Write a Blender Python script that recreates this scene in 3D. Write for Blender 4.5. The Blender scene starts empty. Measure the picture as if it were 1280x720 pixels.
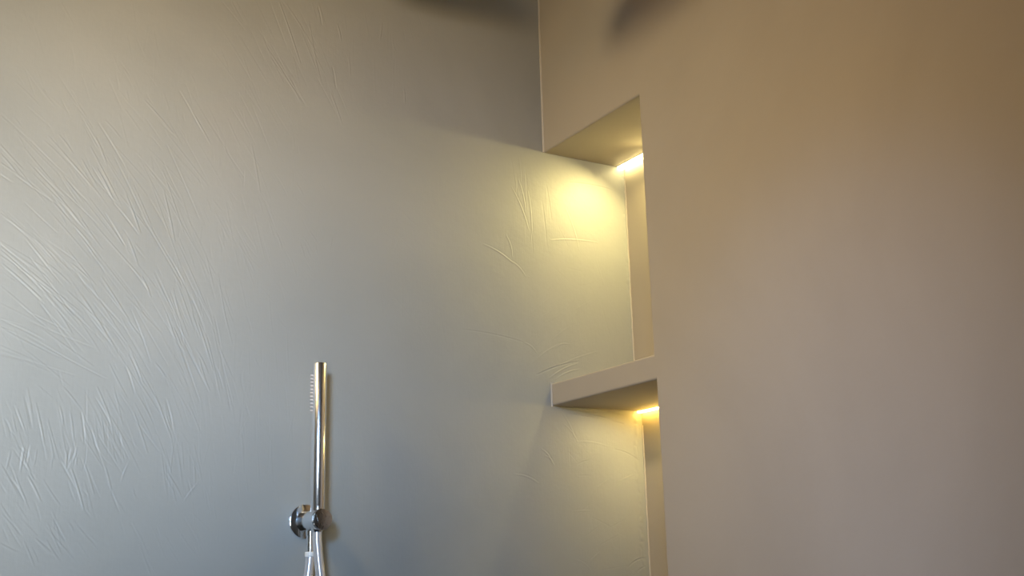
import bpy, bmesh, math, random
import numpy as np
from mathutils import Vector, Matrix

SC = bpy.context.scene
COL = SC.collection
H = 1.30                      # eye height above the floor

# ------------------------------------------------------------------ camera
FPX = 1400.0
CAM = np.array([-1.2114, -1.875, H])
YAW, PITCH, ROLL = 0.5403, 0.2481, -0.0253
F_ = np.array([math.sin(YAW)*math.cos(PITCH), math.cos(YAW)*math.cos(PITCH), math.sin(PITCH)])
R0 = np.cross(F_, [0, 0, 1.0]); R0 /= np.linalg.norm(R0)
U0 = np.cross(R0, F_)
R_ = math.cos(ROLL)*R0 + math.sin(ROLL)*U0
U_ = -math.sin(ROLL)*R0 + math.cos(ROLL)*U0
cd = bpy.data.cameras.new('camera')
cd.sensor_width = 36.0
cd.lens = FPX*36.0/1280.0
cd.clip_start = 0.02
cam = bpy.data.objects.new('camera', cd)
COL.objects.link(cam)
cam.matrix_world = Matrix(((R_[0], U_[0], -F_[0], CAM[0]), (R_[1], U_[1], -F_[1], CAM[1]),
                           (R_[2], U_[2], -F_[2], CAM[2]), (0, 0, 0, 1)))
SC.camera = cam

# ------------------------------------------------------------------ world, daylight, exposure
SC.view_settings.view_transform = 'Standard'
SC.view_settings.look = 'None'
SC.view_settings.gamma = 1.0
SC.view_settings.use_curve_mapping = False
SC.view_settings.exposure = 0.0
w = bpy.data.worlds.new('sky'); SC.world = w
w.use_nodes = True
wb = w.node_tree.nodes['Background']
wb.inputs[0].default_value = (0.62, 0.76, 1.0, 1)
wb.inputs[1].default_value = 2.5

XL, YF, ZC = -2.30, -2.95, 2.75          # room extents: left wall, front wall, ceiling
WIN = (-2.26, -1.30, 1.05, 2.35)         # tall window in the wall behind the camera: x0, x1, z0, z1
def area_light(name, loc, target, size, spread, rgb, shape='SQUARE'):
    ld = bpy.data.lights.new(name, 'AREA'); ld.shape = shape; ld.size = size
    if shape == 'RECTANGLE': ld.size_y = size
    ld.spread = math.radians(spread)
    e = max(rgb); ld.energy = e; ld.color = tuple(c/e for c in rgb)
    o = bpy.data.objects.new(name, ld); COL.objects.link(o)
    o.location = loc
    o.rotation_euler = (Vector(target)-Vector(loc)).to_track_quat('-Z', 'Y').to_euler()
    return o
# window daylight as narrow beams; the last is an added amber fill
for z, aim, rgb in ((1.30, (-1.3, 0, 1.63), (3.2, 3.25, 3.1)), (2.0, (-0.5, 0, 1.6), (0.6, 1.12, 1.85)), (2.0, (-0.7, 0, 2.25), (1.5, 1.02, 0.42))):
    area_light('window_day_fill', (-2.10, YF+0.03, z), aim, 0.40, 30, rgb)
# added fill spots, out of view: place, point aimed at on the right wall, beam, light, label
FILL_SPOTS = (((-1.90, -0.50), (0, -0.35, 1.7), 60, (2.65, 2.1, 1.15), 'added unseen white ceiling spotlight with a warm white beam across the niche'),
         ((-1.90, -1.30), (0, -0.80, 1.7), 60, (1.0, 0.52, 0.13), 'added unseen white ceiling spotlight with a dim amber beam'),
         ((-1.20, -0.60), (0, -0.80, 1.2), 40, (0.32, 0.5, 0.85), 'added unseen white ceiling spotlight with a faint cool narrow beam'))
DIODE_UP, DIODE_LOW = (13.0, 10.6, 4.0), (3.6, 3.1, 1.4)   # light thrown down by the LED strips
LED_LEN = 0.285                            # the strips start at the back wall
LED_UP, LED_LOW = 18.0, 32.0               # radiance of the two LED diffusers

# ------------------------------------------------------------------ pixel helpers (1280 x 720)
def ray(px, py):
    return F_*FPX + R_*(px-640) - U_*(py-360)
def on_back(px, py, y=0.0):
    d = ray(px, py); t = (y-CAM[1])/d[1]
    return CAM + d*t

# ------------------------------------------------------------------ materials
def new_mat(name):
    m = bpy.data.materials.new(name); m.use_nodes = True
    nt = m.node_tree
    return m, nt, nt.nodes['Principled BSDF']

def plaster(name, c0, c1, rough, scale=2.2, bump=0.25, fine=150.0, spec=0.5, hair=0.0):
    m, nt, b = new_mat(name)
    N, L = nt.nodes, nt.links
    geo = N.new('ShaderNodeNewGeometry')
    n1 = N.new('ShaderNodeTexNoise'); n1.inputs['Scale'].default_value = scale
    n1.inputs['Detail'].default_value = 5; n1.inputs['Roughness'].default_value = 0.55
    n1.inputs['Distortion'].default_value = 0.6
    L.new(geo.outputs['Position'], n1.inputs['Vector'])
    cr = N.new('ShaderNodeValToRGB')
    cr.color_ramp.elements[0].position = 0.32; cr.color_ramp.elements[0].color = (*c0, 1)
    cr.color_ramp.elements[1].position = 0.70; cr.color_ramp.elements[1].color = (*c1, 1)
    L.new(n1.outputs['Fac'], cr.inputs['Fac'])
    L.new(cr.outputs['Color'], b.inputs['Base Color'])
    # roughness varies a little where the trowel burnished the lime
    n2 = N.new('ShaderNodeTexNoise'); n2.inputs['Scale'].default_value = 9
    n2.inputs['Detail'].default_value = 3
    L.new(geo.outputs['Position'], n2.inputs['Vector'])
    mr = N.new('ShaderNodeMapRange')
    mr.inputs['To Min'].default_value = rough-0.06; mr.inputs['To Max'].default_value = rough+0.08
    L.new(n2.outputs['Fac'], mr.inputs['Value'])
    L.new(mr.outputs['Result'], b.inputs['Roughness'])
    b.inputs['Specular IOR Level'].default_value = spec
    n3 = N.new('ShaderNodeTexNoise'); n3.inputs['Scale'].default_value = fine
    n3.inputs['Detail'].default_value = 4
    L.new(geo.outputs['Position'], n3.inputs['Vector'])
    n4 = N.new('ShaderNodeTexNoise'); n4.inputs['Scale'].default_value = 14
    n4.inputs['Detail'].default_value = 3
    L.new(geo.outputs['Position'], n4.inputs['Vector'])
    mp = N.new('ShaderNodeMapping'); mp.inputs['Scale'].default_value = (330, 330, 26); mp.inputs['Rotation'].default_value = (0, 0.16, 0)
    L.new(geo.outputs['Position'], mp.inputs['Vector'])
    n5 = N.new('ShaderNodeTexNoise'); n5.inputs['Scale'].default_value = 1.0; n5.inputs['Detail'].default_value = 2
    L.new(mp.outputs['Vector'], n5.inputs['Vector'])
    hl = N.new('ShaderNodeMath'); hl.operation = 'MULTIPLY_ADD'; hl.inputs[1].default_value = hair
    L.new(n5.outputs['Fac'], hl.inputs[0]); L.new(n4.outputs['Fac'], hl.inputs[2])
    ad = N.new('ShaderNodeMath'); ad.operation = 'MULTIPLY_ADD'
    ad.inputs[1].default_value = 0.16
    L.new(n3.outputs['Fac'], ad.inputs[0]); L.new(hl.outputs[0], ad.inputs[2])
    bp = N.new('ShaderNodeBump'); bp.inputs['Strength'].default_value = bump
    bp.inputs['Distance'].default_value = 0.004
    L.new(ad.outputs[0], bp.inputs['Height'])
    L.new(bp.outputs['Normal'], b.inputs['Normal'])
    return m

M_BACK = plaster('grey_lime_plaster', (0.33, 0.335, 0.325), (0.385, 0.385, 0.37), 0.46, hair=0.09)
M_RIGHT = plaster('taupe_lime_plaster', (0.37, 0.325, 0.275), (0.425, 0.375, 0.32), 0.55, 1.6, 0.16)
M_CEIL = plaster('warm_ceiling_paint', (0.50, 0.40, 0.29), (0.56, 0.45, 0.33), 0.8)
M_ROOM = plaster('room_plaster', (0.42, 0.41, 0.39), (0.48, 0.47, 0.45), 0.6)
M_FLOOR = plaster('grey_floor_screed', (0.07, 0.068, 0.065), (0.10, 0.098, 0.095), 0.5, 3.0)

def chrome(name, col=(0.86, 0.87, 0.89), rough=0.06, bump=0.0, bscale=700.0):
    m, nt, b = new_mat(name)
    N, L = nt.nodes, nt.links
    b.inputs['Base Color'].default_value = (*col, 1)
    b.inputs['Metallic'].default_value = 1.0
    geo = N.new('ShaderNodeNewGeometry')
    n = N.new('ShaderNodeTexNoise'); n.inputs['Scale'].default_value = bscale
    n.inputs['Detail'].default_value = 2
    L.new(geo.outputs['Position'], n.inputs['Vector'])
    mr = N.new('ShaderNodeMapRange'); mr.inputs['To Min'].default_value = rough*0.6
    mr.inputs['To Max'].default_value = rough*1.6
    L.new(n.outputs['Fac'], mr.inputs['Value']); L.new(mr.outputs['Result'], b.inputs['Roughness'])
    if bump:
        bp = N.new('ShaderNodeBump'); bp.inputs['Strength'].default_value = bump
        bp.inputs['Distance'].default_value = 0.001
        L.new(n.outputs['Fac'], bp.inputs['Height']); L.new(bp.outputs['Normal'], b.inputs['Normal'])
    return m
M_CHROME = chrome('chrome', rough=0.10, bump=0.05)
M_WAND = chrome('satin_chrome', (0.90, 0.90, 0.92), 0.20, 0.10, 350)
M_WET = chrome('water_spotted_chrome', (0.50, 0.49, 0.48), 0.08, 0.9, 330)
def plain(name, col, rough=0.5, metal=0.0, noise=0.06):
    m, nt, b = new_mat(name)
    N, L = nt.nodes, nt.links
    geo = N.new('ShaderNodeNewGeometry')
    n = N.new('ShaderNodeTexNoise'); n.inputs['Scale'].default_value = 30
    L.new(geo.outputs['Position'], n.inputs['Vector'])
    cr = N.new('ShaderNodeValToRGB')
    cr.color_ramp.elements[0].color = (*[c*(1-noise) for c in col], 1)
    cr.color_ramp.elements[1].color = (*[min(1, c*(1+noise)) for c in col], 1)
    L.new(n.outputs['Fac'], cr.inputs['Fac']); L.new(cr.outputs['Color'], b.inputs['Base Color'])
    b.inputs['Roughness'].default_value = rough; b.inputs['Metallic'].default_value = metal
    return m
M_HOSE = plain('silver_hose_plastic', (0.80, 0.79, 0.82), 0.24, 0.55)
M_WHITE = plain('white_plastic', (0.93, 0.92, 0.91), 0.25, 0, 0.02)
M_RUBBER = plain('pale_silicone', (0.78, 0.70, 0.66), 0.5)
M_FRAME = plain('white_window_frame', (0.8, 0.8, 0.79), 0.4)
M_ALU = plain('led_profile_aluminium', (0.6, 0.6, 0.6), 0.4, 1.0)
M_SEAL = plain('pale_joint_filler', (0.50, 0.46, 0.41), 0.45)
def glow(name, col, s):
    m, nt, b = new_mat(name)
    N, L = nt.nodes, nt.links
    b.inputs['Base Color'].default_value = (0.9, 0.9, 0.88, 1)
    geo = N.new('ShaderNodeNewGeometry')
    n = N.new('ShaderNodeTexNoise'); n.inputs['Scale'].default_value = 12
    L.new(geo.outputs['Position'], n.inputs['Vector'])
    mr = N.new('ShaderNodeMapRange'); mr.inputs['To Min'].default_value = s*0.95; mr.inputs['To Max'].default_value = s*1.05
    L.new(n.outputs['Fac'], mr.inputs['Value'])
    b.inputs['Emission Color'].default_value = (*col, 1)
    L.new(mr.outputs['Result'], b.inputs['Emission Strength'])
    return m
M_LED_UP = glow('led_diffuser_bright', (1.0, 0.82, 0.36), LED_UP)
M_LED_LOW = glow('led_diffuser_amber', (1.0, 0.62, 0.12), LED_LOW)
mg, nt, b = new_mat('window_glass')
tr = nt.nodes.new('ShaderNodeBsdfTransparent'); tr.inputs['Color'].default_value = (0.93, 0.96, 0.96, 1)
gl = nt.nodes.new('ShaderNodeBsdfGlossy'); gl.inputs['Roughness'].default_value = 0.02
fr = nt.nodes.new('ShaderNodeFresnel'); fr.inputs['IOR'].default_value = 1.45
mx = nt.nodes.new('ShaderNodeMixShader')
nt.links.new(fr.outputs[0], mx.inputs[0]); nt.links.new(tr.outputs[0], mx.inputs[1]); nt.links.new(gl.outputs[0], mx.inputs[2])
nt.links.new(mx.outputs[0], nt.nodes['Material Output'].inputs['Surface'])
M_GLASS = mg

# ------------------------------------------------------------------ mesh helpers
def link(name, me, mat, parent=None, smooth=False):
    o = bpy.data.objects.new(name, me); COL.objects.link(o)
    if mat: me.materials.clear(); me.materials.append(mat)
    if parent: o.parent = parent
    if smooth:
        for p in me.polygons: p.use_smooth = True
    return o
def bm_obj(name, bm, mat, parent=None, smooth=False):
    bmesh.ops.recalc_face_normals(bm, faces=bm.faces)
    me = bpy.data.meshes.new(name); bm.to_mesh(me); bm.free()
    return link(name, me, mat, parent, smooth)
def add_box(bm, x0, x1, y0, y1, z0, z1):
    v = [bm.verts.new((x, y, z)) for x in (x0, x1) for y in (y0, y1) for z in (z0, z1)]
    for f in ((0, 1, 3, 2), (4, 6, 7, 5), (0, 4, 5, 1), (2, 3, 7, 6), (0, 2, 6, 4), (1, 5, 7, 3)):
        bm.faces.new([v[i] for i in f])
def box(name, ext, mat, parent=None, bevel=0.0, seg=2):
    bm = bmesh.new(); add_box(bm, *ext)
    if bevel:
        bmesh.ops.bevel(bm, geom=bm.edges[:], offset=bevel, segments=seg, affect='EDGES', profile=0.5)
    return bm_obj(name, bm, mat, parent)
def sharp_smooth(o, ang=35):
    me = o.data
    for p in me.polygons: p.use_smooth = True
    bm = bmesh.new(); bm.from_mesh(me)
    for e in bm.edges:
        if len(e.link_faces) == 2 and e.calc_face_angle(0) > math.radians(ang): e.smooth = False
    bm.to_mesh(me); bm.free()
    return o
def lathe_bm(prof, origin, axis, seg=48):
    """prof: list of (distance along axis, radius)"""
    bm = bmesh.new()
    ax = Vector(axis).normalized()
    u = ax.orthogonal().normalized(); v = ax.cross(u)
    rings = []
    for t, r in prof:
        c = Vector(origin) + ax*t
        if r < 1e-7: rings.append([bm.verts.new(c)])
        else: rings.append([bm.verts.new(c + (u*math.cos(2*math.pi*k/seg) + v*math.sin(2*math.pi*k/seg))*r) for k in range(seg)])
    for a, b2 in zip(rings, rings[1:]):
        for k in range(seg):
            k2 = (k+1) % seg
            if len(a) == 1 and len(b2) == 1: continue
            if len(a) == 1: bm.faces.new((a[0], b2[k], b2[k2]))
            elif len(b2) == 1: bm.faces.new((a[k], a[k2], b2[0]))
            else: bm.faces.new((a[k], a[k2], b2[k2], b2[k]))
    return bm
def lathe(name, prof, origin, axis, mat, parent=None, seg=48, ang=35):
    return sharp_smooth(bm_obj(name, lathe_bm(prof, origin, axis, seg), mat, parent), ang)
def tube(name, pts, r, mat, parent=None, seg=20):
    pts = [Vector(p) for p in pts]
    bm = bmesh.new(); rings = []
    n = None
    for i, p in enumerate(pts):
        t = (pts[min(i+1, len(pts)-1)] - pts[max(i-1, 0)]).normalized()
        if n is None: n = t.orthogonal().normalized()
        n = (n - t*n.dot(t)).normalized(); b2 = t.cross(n)
        rings.append([bm.verts.new(p + (n*math.cos(2*math.pi*k/seg)+b2*math.sin(2*math.pi*k/seg))*r) for k in range(seg)])
    for a, c in zip(rings, rings[1:]):
        for k in range(seg): bm.faces.new((a[k], a[(k+1) % seg], c[(k+1) % seg], c[k]))
    bm.faces.new(rings[0]); bm.faces.new(rings[-1][::-1])
    return sharp_smooth(bm_obj(name, bm, mat, parent), 50)
def spline(P, n=14):
    P = [Vector(p) for p in P]; out = []
    Q = [P[0]*2-P[1]] + P + [P[-1]*2-P[-2]]
    for i in range(1, len(Q)-2):
        a, b2, c, d = Q[i-1], Q[i], Q[i+1], Q[i+2]
        for k in range(n):
            t = k/n
            out.append(0.5*((2*b2) + (c-a)*t + (2*a-5*b2+4*c-d)*t*t + (3*b2-a-3*c+d)*t**3))
    out.append(P[-1]); return out
def cut(o, cutters):
    """subtract the cutter objects for good and remove them"""
    for c in cutters:
        m = o.modifiers.new('cut', 'BOOLEAN'); m.operation = 'DIFFERENCE'; m.solver = 'EXACT'; m.object = c
    dg = bpy.context.evaluated_depsgraph_get(); dg.update()
    me = bpy.data.meshes.new_from_object(o.evaluated_get(dg))
    o.modifiers.clear(); old = o.data; mats = list(old.materials)
    o.data = me
    me.materials.clear()
    for m in mats: me.materials.append(m)
    for c in cutters: bpy.data.objects.remove(c)
    return o
def tag(o, label, cat, group=None):
    o['label'] = label; o['category'] = cat
    if group: o['group'] = group
    return o
def struct(o): o['kind'] = 'structure'; return o
def thing(name, loc, label, cat, group=None):
    o = bpy.data.objects.new(name, None); COL.objects.link(o)
    o.location = loc; o.empty_display_size = 0.05
    return tag(o, label, cat, group)
def adopt(o, parent):
    """parent a mesh built in world coordinates to an Empty at its base"""
    o.parent = parent
    o.matrix_parent_inverse = Matrix.Translation(-Vector(parent.location))
    return o

# ------------------------------------------------------------------ room dimensions of the niche
ZN = H + 0.859        # ceiling of the upper recess
ZT = H + 0.365        # top of the plastered shelf
ZB = H + 0.320        # underside of the shelf
NW = 0.3335           # width of the recess along the right wall
DU, DL = 0.210, 0.223 # depths of the upper and lower recess
ZL = 0.85             # bottom of the lower recess

# ------------------------------------------------------------------ back wall with trowel relief
def trowel_wall():
    step = 0.00125
    x0, x1, z0, z1 = -1.17, 0.245, H-0.06, H+1.25
    nx, nz = int((x1-x0)/step)+1, int((z1-z0)/step)+1
    xs = np.linspace(x0, x1, nx); zs = np.linspace(z0, z1, nz)
    hgt = np.zeros((nz, nx))
    rng = np.random.default_rng(7)
    # broad unevenness of the hand-laid coat
    def smooth_noise(cell, amp):
        gx, gz = int((x1-x0)/cell)+4, int((z1-z0)/cell)+4
        g = rng.normal(size=(gz, gx))
        fx = (xs-x0)/cell; fz = (zs-z0)/cell
        ix, iz = fx.astype(int), fz.astype(int)
        tx, tz = fx-ix, fz-iz
        tx, tz = tx*tx*(3-2*tx), tz*tz*(3-2*tz)
        a = g[np.ix_(iz, ix)]*(1-tx)+g[np.ix_(iz, ix+1)]*tx
        b2 = g[np.ix_(iz+1, ix)]*(1-tx)+g[np.ix_(iz+1, ix+1)]*tx
        return amp*(a*(1-tz)[:, None]+b2*tz[:, None])
    hgt += smooth_noise(0.16, 0.0006) + smooth_noise(0.05, 0.00010)
    def stroke(px0, py0, px1, py1, amp, wid=0.0010, bend=0.0):
        """one trowel mark: amp > 0 a ridge, amp < 0 a groove; a faint lip runs beside it"""
        A = on_back(px0, py0); B = on_back(px1, py1)
        a = np.array([A[0], A[2]]); b2 = np.array([B[0], B[2]])
        L = np.linalg.norm(b2-a)
        if L < 1e-4: return
        m = 0.012 + abs(bend)
        i0 = np.searchsorted(xs, min(a[0], b2[0])-m); i1 = np.searchsorted(xs, max(a[0], b2[0])+m)
        j0 = np.searchsorted(zs, min(a[1], b2[1])-m); j1 = np.searchsorted(zs, max(a[1], b2[1])+m)
        if i1-i0 < 2 or j1-j0 < 2: return
        X, Z = np.meshgrid(xs[i0:i1], zs[j0:j1])
        t = (b2-a)/L; n = np.array([-t[1], t[0]])
        s = (X-a[0])*t[0]+(Z-a[1])*t[1]
        u = np.clip(s/L, 0, 1)
        d = (X-a[0])*n[0]+(Z-a[1])*n[1] - bend*4*u*(1-u)
        over = np.where(s < 0, -s, np.where(s > L, s-L, 0))
        env = np.sin(np.pi*np.clip(0.08+0.84*u, 0, 1))**0.6*np.exp(-(over/0.003)**2)
        prof = np.exp(-(d/wid)**2) - 0.45*np.exp(-((d-2.0*wid)/(1.1*wid))**2)
        hgt[j0:j1, i0:i1] += amp*env*prof
    def fan(cx, cy, rx, ry, n, ang0, dang, l0, l1, amp, spread=5, ridge=0.5):
        """n marks scattered about (cx, cy); direction ang0 + dang per 100 px to the right (degrees below level)"""
        for _ in range(n):
            x = cx+rx*rng.uniform(-1, 1); y = cy+ry*rng.uniform(-1, 1)
            a = math.radians(ang0+dang*(x-cx)/100+rng.normal()*spread)
            l = rng.uniform(l0, l1)/2
            sg = 1 if rng.uniform() < ridge else -1
            stroke(x-l*math.cos(a), y-l*math.sin(a), x+l*math.cos(a), y+l*math.sin(a),
                   sg*amp*rng.uniform(0.35, 1.0), rng.uniform(0.0007, 0.0011), rng.normal()*0.0006)
    A = 0.00068
    # sweeping fans on the left half
    fan(70, 205, 80, 35, 20, 50, 15, 30, 90, A)
    fan(130, 265, 110, 45, 34, 52, 14, 30, 110, A)
    fan(60, 340, 75, 45, 26, 46, 14, 40, 110, A)
    fan(150, 370, 100, 60, 48, 56, 14, 30, 100, A)
    fan(215, 430, 70, 55, 40, 68, 8, 25, 75, A)
    fan(40, 425, 60, 40, 16, 27, 12, 40, 90, A)
    fan(75, 535, 80, 32, 40, 76, 2, 20, 50, A*0.7)
    fan(180, 530, 70, 40, 34, 64, 5, 25, 60, A*0.75)
    fan(60, 575, 50, 10, 12, 100, 0, 14, 26, A)
    fan(75, 600, 70, 25, 12, 66, 4, 25, 45, A*0.8)
    fan(235, 590, 30, 40, 24, 84, 3, 18, 50, A*0.7, 9)
    fan(40, 665, 45, 30, 14, 55, 5, 15, 40, A*0.7, 12)
    fan(140, 680, 110, 30, 18, 62, 8, 20, 50, A*0.45, 10)
    fan(300, 560, 60, 110, 40, 86, 2, 20, 60, A*0.35, 4)
    fan(280, 330, 60, 80, 34, 72, 6, 20, 60, A*0.6)
    fan(330, 280, 80, 60, 26, 64, 4, 12, 40, A*0.55, 8)
    fan(250, 180, 90, 50, 26, 60, 8, 30, 80, A*0.6)
    fan(120, 140, 90, 40, 22, 55, 10, 20, 50, A*0.5, 8)
    fan(340, 40, 60, 50, 30, 66, 6, 30, 70, A*0.55)
    fan(370, 110, 60, 40, 22, 64, 6, 30, 60, A*0.5)
    fan(480, 60, 60, 50, 16, 84, 6, 15, 45, A*0.4, 8)
    fan(100, 60, 100, 50, 16, 72, 5, 20, 50, A*0.25, 8)
    fan(470, 560, 100, 130, 24, 70, 10, 10, 40, A*0.16, 30)
    fan(440, 330, 120, 90, 30, 70, 8, 12, 45, A*0.22, 16)
    fan(350, 480, 60, 60, 24, 88, 4, 15, 45, A*0.4, 10)
    fan(150, 380, 160, 300, 160, 66, 9, 6, 26, A*0.5, 12)
    fan(330, 400, 110, 300, 110, 80, 3, 6, 24, A*0.3, 14)
    # marks read one by one
    for s in ((62, 172, 125, 245, A), (0, 192, 22, 218, A), (120, 172, 133, 205, A), (60, 230, 105, 285, A*1.1),
              (158, 245, 175, 290, A*1.5), (143, 255, 172, 292, -A*1.2), (122, 212, 140, 246, A*1.2), (205, 240, 218, 300, A*1.3),
              (75, 170, 90, 190, A*1.1), (132, 268, 158, 312, -A), (160, 298, 172, 330, A), (45, 300, 70, 328, A*1.2),
              (0, 312, 28, 338, A*1.1), (100, 295, 125, 330, A), (5, 332, 50, 372, A*1.4), (18, 330, 55, 366, -A*1.2),
              (8, 403, 52, 424, -A*1.3), (0, 441, 30, 451, -A*1.2), (85, 365, 130, 408, A*1.2), (128, 348, 168, 412, A*1.2),
              (178, 347, 188, 370, A*1.5), (90, 330, 112, 350, A), (215, 407, 226, 432, A*1.2), (248, 405, 266, 462, A*1.4),
              (157, 457, 168, 490, -A*1.2), (195, 455, 206, 470, A*1.2), (80, 485, 100, 510, A), (122, 485, 136, 520, A*1.2),
              (45, 505, 55, 555, A), (75, 509, 79, 530, A*1.3), (102, 517, 106, 553, -A*1.4), (88, 515, 92, 550, A),
              (195, 497, 213, 545, A*1.3), (208, 500, 216, 535, -A*1.2), (168, 517, 184, 565, A*1.2), (120, 498, 138, 530, -A),
              (36, 597, 50, 625, A*1.4), (90, 588, 104, 635, A*1.4), (105, 580, 117, 616, A*1.2), (132, 585, 139, 615, A),
              (15, 600, 30, 625, -A), (152, 600, 160, 580, A), (210, 592, 226, 620, A*1.1), (231, 625, 246, 605, A),
              (348, 0, 375, 78, A*1.1), (398, 10, 402, 30, -A*1.2), (414, 118, 427, 154, A*1.3), (416, 85, 420, 110, -A),
              (422, 32, 426, 50, A), (477, 30, 475, 48, A), (505, 112, 506, 128, A), (335, 62, 375, 125, A*0.9),
              (182, 127, 215, 165, A*1.2), (225, 115, 250, 160, -A), (133, 152, 150, 172, A), (240, 140, 262, 178, A*1.2),
              (315, 183, 325, 240, A*0.9), (346, 293, 352, 310, A*1.2), (376, 307, 380, 320, A*1.2), (387, 290, 396, 303, A*1.1),
              (372, 232, 378, 243, A), (415, 297, 412, 310, A*0.9),
              # warm-lit part beside and inside the recess
              (640, 235, 660, 285, A*1.2), (648, 225, 657, 268, A), (660, 240, 664, 300, A*0.9), (633, 295, 640, 320, A),
              (606, 306, 640, 328, A*1.5), (638, 326, 656, 344, A*1.2), (690, 300, 746, 303, A*0.9), (712, 228, 764, 237, -A*0.8),
              (708, 262, 724, 312, A*0.7), (580, 412, 655, 428, -A*0.8), (655, 428, 670, 440, A*0.8), (672, 468, 722, 452, -A*1.5),
              (688, 472, 720, 455, A*1.8), (695, 474, 722, 462, A*1.5), (668, 452, 700, 430, A*0.8), (676, 440, 712, 408, A*0.6),
              (696, 434, 710, 430, A), (655, 405, 690, 370, A*0.5), (690, 462, 745, 440, A*0.7),
              (705, 530, 722, 552, A*0.4), (722, 552, 760, 558, A*0.35), (770, 562, 798, 575, -A*1.0), (678, 562, 690, 578, A*1.4),
              (682, 570, 692, 580, A*1.2), (645, 593, 672, 603, A*1.4), (700, 512, 718, 545, A*0.6), (740, 620, 760, 600, A*0.5),
              (728, 718, 750, 690, A), (786, 708, 806, 697, -A*1.4), (795, 718, 808, 708, -A*1.1), (720, 700, 738, 712, A*0.8)):
        stroke(*s[:4], s[4]*(0.75 if s[0] > 570 else 1.0), 0.0010, 0.0035 if s[0] > 570 else 0.0008)
    fan(665, 250, 25, 40, 14, 84, 0, 20, 60, A*0.5, 4)
    fan(700, 400, 30, 40, 14, -42, 0, 15, 45, A*0.4, 6)
    fan(740, 330, 40, 90, 12, 70, 0, 15, 60, A*0.25, 40)
    fan(750, 640, 40, 70, 22, -30, 0, 10, 40, A*0.4, 30)
    # caulk swipes under the shelf
    for k in range(7):
        y = 508+k*1.6
        stroke(694+k*3, y, 760+rng.uniform(-10, 20), y+6+k, A*1.2*(1 if k % 2 else -1), 0.0013, 0.002)
    # the sharp ragged build-up in the recess corner
    rg = smooth_noise(0.012, 0.0006)
    X = xs[None, :]
    hgt += np.abs(rg)*np.exp(-((X-DU+0.004)/0.005)**2)*1.5
    # fade to the plain wall at the rim of the worked patch
    fx = np.clip(np.minimum(xs-x0, x1-xs)/0.03, 0, 1); fz = np.clip(np.minimum(zs-z0, z1-zs)/0.03, 0, 1)
    hgt *= fx[None, :]*fz[:, None]
    # keep the relief in front of the plane so the side wall joins it cleanly
    V = np.empty((nz, nx, 3))
    V[..., 0] = xs[None, :]; V[..., 2] = zs[:, None]; V[..., 1] = -hgt
    V = V.reshape(-1, 3)
    jj, ii = np.meshgrid(np.arange(nz-1), np.arange(nx-1), indexing='ij')
    b0 = (jj*nx+ii).ravel()
    Q = np.stack([b0, b0+1, b0+1+nx, b0+nx], 1)
    # plain remainder of the wall around the patch
    ox = [XL-0.3, x0, x1, 0.5]; oz = [0.0, z0, z1, ZC]
    base = len(V)
    EV = np.array([[x, 0, z] for z in oz for x in ox])
    EQ = []
    for j in range(3):
        for i in range(3):
            if i == 1 and j == 1: continue
            k = base+j*4+i; EQ.append([k, k+1, k+5, k+4])
    # back of the wall so it has thickness
    bb = base+len(EV)
    BV = np.array([[ox[0], 0.12, 0], [ox[3], 0.12, 0], [ox[3], 0.12, ZC], [ox[0], 0.12, ZC]])
    c = [base, base+3, base+15, base+12]
    EQ += [[bb+1, bb, bb+3, bb+2], [c[0], bb, bb+1, c[1]], [c[1], bb+1, bb+2, c[2]], [c[2], bb+2, bb+3, c[3]], [c[3], bb+3, bb, c[0]]]
    V = np.vstack([V, EV, BV]); Q = np.vstack([Q, np.array(EQ)]).astype(np.int32)
    me = bpy.data.meshes.new('wall_back')
    me.vertices.add(len(V)); me.vertices.foreach_set('co', V.astype(np.float32).ravel())
    me.loops.add(Q.size); me.loops.foreach_set('vertex_index', Q.ravel())
    me.polygons.add(len(Q)); me.polygons.foreach_set('loop_start', np.arange(len(Q), dtype=np.int32)*4)
    sm = np.ones(len(Q), dtype=bool); sm[-13:] = False
    me.polygons.foreach_set('use_smooth', sm)
    me.update(calc_edges=True); me.validate()
    return struct(link('wall_back', me, M_BACK))
trowel_wall()

# ------------------------------------------------------------------ right wall with the two recesses
wr = box('wall_right', (0.0, 0.40, YF-0.12, 0.0, 0.0, ZC), M_RIGHT)
cu = box('cut_a', (-0.1, DU, -NW, 0.05, ZT, ZN), None)
cl = box('cut_b', (-0.1, DL, -NW-0.004, 0.05, ZL, ZB), None)
cut(wr, [cu, cl])
bm = bmesh.new(); bm.from_mesh(wr.data)
bmesh.ops.remove_doubles(bm, verts=bm.verts, dist=1e-5)
bmesh.ops.dissolve_limit(bm, angle_limit=0.01, verts=bm.verts, edges=bm.edges)
# ease the arrises of the openings on the room side
def on_front(e):
    a, b2 = (v.co for v in e.verts)
    if abs(a.x) > 1e-4 or abs(b2.x) > 1e-4: return False
    if a.y > -1e-3 and b2.y > -1e-3: return False
    return min(a.z, b2.z) > ZL-0.01 and max(a.z, b2.z) < ZN+0.01 and min(a.y, b2.y) > -0.5
ed = [e for e in bm.edges if on_front(e) and len(e.link_faces) == 2 and e.calc_face_angle(0) > 0.5]
bmesh.ops.bevel(bm, geom=ed, offset=0.004, segments=3, affect='EDGES', profile=0.5)
bm.to_mesh(wr.data); bm.free()
struct(wr)
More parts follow.
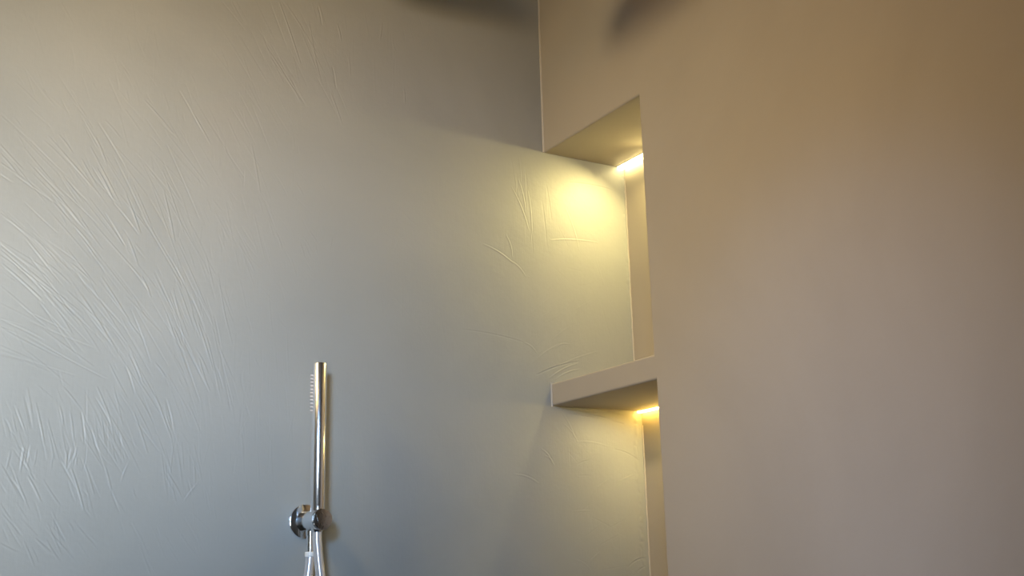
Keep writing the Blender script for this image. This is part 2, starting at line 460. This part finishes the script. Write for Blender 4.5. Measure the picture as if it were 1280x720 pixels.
# filler bead in the room corner, above the recess and on the shelf end
def bead(z0, z1, r=0.0035):
    bm = bmesh.new()
    n = 5
    prof = [(0.0, 0.0)] + [(-r+r*(1-math.cos(a)) if False else -r*math.cos(a), -r*math.sin(a)) for a in [math.pi/2*k/n for k in range(n+1)]]
    bot = [bm.verts.new((x+0.0005, y+0.0005, z0)) for x, y in prof]
    top = [bm.verts.new((x+0.0005, y+0.0005, z1)) for x, y in prof]
    for k in range(len(prof)):
        k2 = (k+1) % len(prof); bm.faces.new((bot[k], bot[k2], top[k2], top[k]))
    bm.faces.new(bot); bm.faces.new(top)
    return bm_obj('joint_bead', bm, M_SEAL, wr)
bead(ZN, ZC)
bead(ZB-0.002, ZT+0.001, 0.0028)

# ragged ridge of plaster left standing in the back corner of each recess
for d, za, zb in ((DU, ZT+0.002, ZN-0.03), (DL, ZL+0.01, ZB-0.03)):
    rr = random.Random(int(d*1e4)); pts = []; n = int((zb-za)/0.006)
    for k in range(n+1):
        pts.append((d-0.0002+rr.uniform(-0.0008, 0.0004), -0.0006+rr.uniform(-0.0006, 0.0006), za+(zb-za)*k/n))
    tube('corner_ridge', pts, 0.0016, M_SEAL, wr, 8)

# ------------------------------------------------------------------ LED lines in the recess ceilings
def led(z, d, r, mat, rgb, tilt, spread, label):
    """aluminium base let into the soffit with a half-round glowing diffuser below it"""
    cx = d-r-0.003
    t = thing('led_strip', (cx, -LED_LEN/2, z), label, 'light', 'niche lights')
    y0, y1 = -LED_LEN, -0.0015
    adopt(box('profile', (cx-r-0.0015, cx+r+0.0015, y0, y1, z-0.0012, z+0.006), M_ALU), t)
    bm = bmesh.new()
    n = 10
    prof = [(cx+r*math.cos(math.pi*k/n), z-0.0010-0.75*r*math.sin(math.pi*k/n)) for k in range(n+1)]
    r0 = [bm.verts.new((x, y0+0.002, zz)) for x, zz in prof]; r1 = [bm.verts.new((x, y1-0.001, zz)) for x, zz in prof]
    for k in range(n+1):
        k2 = (k+1) % (n+1); bm.faces.new((r0[k], r0[k2], r1[k2], r1[k]))
    bm.faces.new(r0); bm.faces.new(r1)
    adopt(sharp_smooth(bm_obj('diffuser', bm, mat), 40), t)
    n = Vector((-math.sin(tilt), 0, -math.cos(tilt))); c = Vector((cx-0.3*r, (y0+y1)/2, z-0.0035-0.75*r))
    l = area_light('led_light', c, c+n, LED_LEN-0.008, spread, rgb, 'RECTANGLE')
    l.data.size_y = r
    l.rotation_euler = n.to_track_quat('-Z', 'X').to_euler()
led(ZN, DU, 0.0085, M_LED_UP, DIODE_UP, math.radians(30), 148, 'bright warm white light line at the back of the taller upper niche ceiling')
led(ZB, DL, 0.0055, M_LED_LOW, DIODE_LOW, math.radians(14), 170, 'dim amber light line at the back of the niche ceiling under the shelf')

# ------------------------------------------------------------------ chrome holder, hand shower and hose
HX, HZ = -0.5150, H+0.0925
WY = -0.060
hold = thing('shower_holder', (HX, 0, HZ), 'chrome wall holder with round flange and water outlet gripping the hand shower', 'shower holder')
adopt(lathe('wall_flange', [(0, 0), (0, 0.0290), (0.0040, 0.0290), (0.0055, 0.0284), (0.0062, 0.0270), (0.0062, 0.0)],
            (HX, 0.0, HZ), (0, -1, 0), M_CHROME, None, 64), hold)
body = lathe('body', [(0.004, 0), (0.004, 0.0178), (0.0815, 0.0178), (0.0815, 0.0)], (HX, 0.0, HZ), (0, -1, 0), M_CHROME, None, 64)
WX = -0.5150
hole = bm_obj('cut_c', lathe_bm([(-0.05, 0), (-0.05, 0.0122), (0.05, 0.0122), (0.05, 0)], (WX, WY, HZ), (0, 0, 1), 48), None)
cut(body, [hole]); sharp_smooth(body, 35); adopt(body, hold)
adopt(lathe('end_cap', [(0.0810, 0), (0.0810, 0.0172), (0.0835, 0.0172), (0.0845, 0.0166), (0.0849, 0.0155), (0.0849, 0.0)],
            (HX, 0.0, HZ), (0, -1, 0), M_WET, None, 64), hold)
OY = -0.030
adopt(lathe('outlet_nipple', [(0.010, 0), (0.010, 0.0085), (0.024, 0.0085), (0.0255, 0.0070), (0.051, 0.0070), (0.051, 0)],
            (HX, OY, HZ), (0, 0, -1), M_CHROME, None, 32), hold)

ZW0, ZW1 = HZ-0.020, H+0.3590
hs = thing('hand_shower', (WX, WY, ZW0), 'slim chrome stick hand shower standing upright in its wall holder', 'hand shower')
rw = 0.0117
adopt(lathe('wand', [(0, 0), (0, 0.008), (0.006, rw), (ZW1-ZW0-0.0012, rw), (ZW1-ZW0-0.0003, rw-0.0006), (ZW1-ZW0, rw-0.0014), (ZW1-ZW0, 0)],
            (WX, WY, ZW0), (0, 0, 1), M_WAND, None, 64), hs)
# silicone nozzles in two rows down the side turned away from the recess
nm = None
va = math.atan2(WY-CAM[1], WX-CAM[0])          # direction from camera to wand
for row, da in enumerate((math.radians(96), math.radians(72))):
    a = va+da
    for k in range(11):
        z = ZW1-0.0215-k*0.0061
        if nm is None:
            o = lathe('nozzle', [(0, 0), (0, 0.0014), (0.0042, 0.0011), (0.0047, 0.0)], (0, 0, 0), (1, 0, 0), M_RUBBER, None, 10)
            nm = o.data
        else:
            o = bpy.data.objects.new('nozzle', nm); COL.objects.link(o)
        o.parent = hs
        o.matrix_parent_inverse = Matrix.Translation(-Vector(hs.location))
        o.location = (WX+math.cos(a)*(rw-0.0004), WY+math.sin(a)*(rw-0.0004), z)
        o.rotation_euler = (0, 0, a)

hz0 = HZ-0.051
hose = thing('shower_hose', (WX, WY, 0.62), 'smooth silver shower hose looping down from the hand shower and holder outlet', 'hose')
path = spline([(WX, WY, ZW0+0.001), (WX+0.0005, WY, HZ-0.035), (WX+0.004, WY-0.001, HZ-0.07), (WX+0.013, WY-0.003, HZ-0.14), (WX+0.035, WY, HZ-0.30),
               (WX+0.060, WY+0.005, HZ-0.50), (WX+0.050, WY+0.012, HZ-0.66), (WX+0.005, WY+0.018, HZ-0.735), (WX-0.045, WY+0.022, HZ-0.66),
               (WX-0.055, WY+0.025, HZ-0.48), (WX-0.030, WY+0.028, HZ-0.28), (WX-0.008, WY+0.030, HZ-0.13), (HX-0.001, OY, hz0-0.022), (HX, OY, hz0-0.004)])
adopt(tube('hose', path, 0.0078, M_HOSE), hose)
adopt(lathe('white_ferrule', [(0, 0), (0, 0.0088), (0.0008, 0.0092), (0.0075, 0.0092), (0.0083, 0.0088), (0.0083, 0)],
            (HX, OY, hz0-0.0004), (0, 0, -1), M_WHITE, None, 32), hose)

# ------------------------------------------------------------------ the rest of the bathroom
struct(box('floor', (XL-0.3, 0.5, YF-0.12, 0.12, -0.10, 0.0), M_FLOOR))
struct(box('ceiling', (XL-0.3, 0.5, YF-0.12, 0.12, ZC, ZC+0.12), M_CEIL))
struct(box('wall_left', (XL-0.3, XL, YF, 0.0, 0.0, ZC), M_ROOM))
wf_ = box('wall_front', (XL-0.3, 0.0, YF-0.12, YF, 0.0, ZC), M_ROOM)
cw = box('cut_d', (WIN[0], WIN[1], YF-0.2, YF+0.1, WIN[2], WIN[3]), None)
cut(wf_, [cw]); struct(wf_)
wf = bmesh.new()
ya, yb, fw = YF-0.11, YF-0.06, 0.045
add_box(wf, WIN[0], WIN[0]+fw, ya, yb, WIN[2], WIN[3]); add_box(wf, WIN[1]-fw, WIN[1], ya, yb, WIN[2], WIN[3])
add_box(wf, WIN[0]+fw, WIN[1]-fw, ya, yb, WIN[2], WIN[2]+fw); add_box(wf, WIN[0]+fw, WIN[1]-fw, ya, yb, WIN[3]-fw, WIN[3])
win = struct(bm_obj('window_1', wf, M_FRAME))
box('pane', (WIN[0]+fw, WIN[1]-fw, YF-0.089, YF-0.083, WIN[2]+fw, WIN[3]-fw), M_GLASS, win)

# fill spots added to tint the walls, in invented swivel housings
def fill_lamp(name, base, base_axis, pos, aim, size, spread, rgb, label, cat):
    t = thing(name, base, label, cat)
    ax = (Vector(aim)-Vector(pos)).normalized()
    adopt(lathe('mounting_plate', [(0, 0), (0, 0.05), (0.010, 0.05), (0.012, 0.047), (0.012, 0)], base, base_axis, M_FRAME, None, 40), t)
    adopt(tube('arm', [Vector(base)+Vector(base_axis)*0.008, Vector(pos)-ax*0.055], 0.008, M_FRAME), t)
    R = size/2
    adopt(lathe('shade', [(-0.085, 0), (-0.085, 0.030), (-0.060, R*0.8+0.01), (0.0, R+0.008), (0.012, R+0.008), (0.012, R+0.004), (-0.006, R+0.004), (-0.006, 0)],
                pos, ax, M_FRAME, None, 40), t)
    area_light(name+'_light', pos, aim, size, spread, rgb, 'DISK')
for (x, y), aim, beam, rgb, label in FILL_SPOTS:
    fill_lamp('fill_spotlight', (x-0.05, y-0.03, ZC), (0, 0, -1), (x, y, ZC-0.14), aim, 0.28 if beam == 60 else 0.15, beam, rgb, label, 'fill_lamp')

# rain shower hanging from the ceiling over the shower place
RX, RY, RZ = -0.45, -0.425, H+1.085
rs = thing('rain_shower', (RX, RY, ZC), 'round chrome rain shower head on a straight pipe from the ceiling', 'shower head')
adopt(lathe('ceiling_rose', [(0, 0), (0, 0.030), (0.008, 0.030), (0.010, 0.027), (0.010, 0)], (RX, RY, ZC), (0, 0, -1), M_CHROME, None, 40), rs)
adopt(tube('pipe', [(RX, RY, ZC-0.006), (RX, RY, RZ+0.07)], 0.011, M_CHROME), rs)
adopt(lathe('spray_head', [(0, 0), (0, 0.118), (0.003, 0.120), (0.012, 0.120), (0.030, 0.112), (0.052, 0.085), (0.068, 0.045), (0.078, 0.018), (0.078, 0)],
            (RX, RY, RZ), (0, 0, 1), M_CHROME, None, 64), rs)
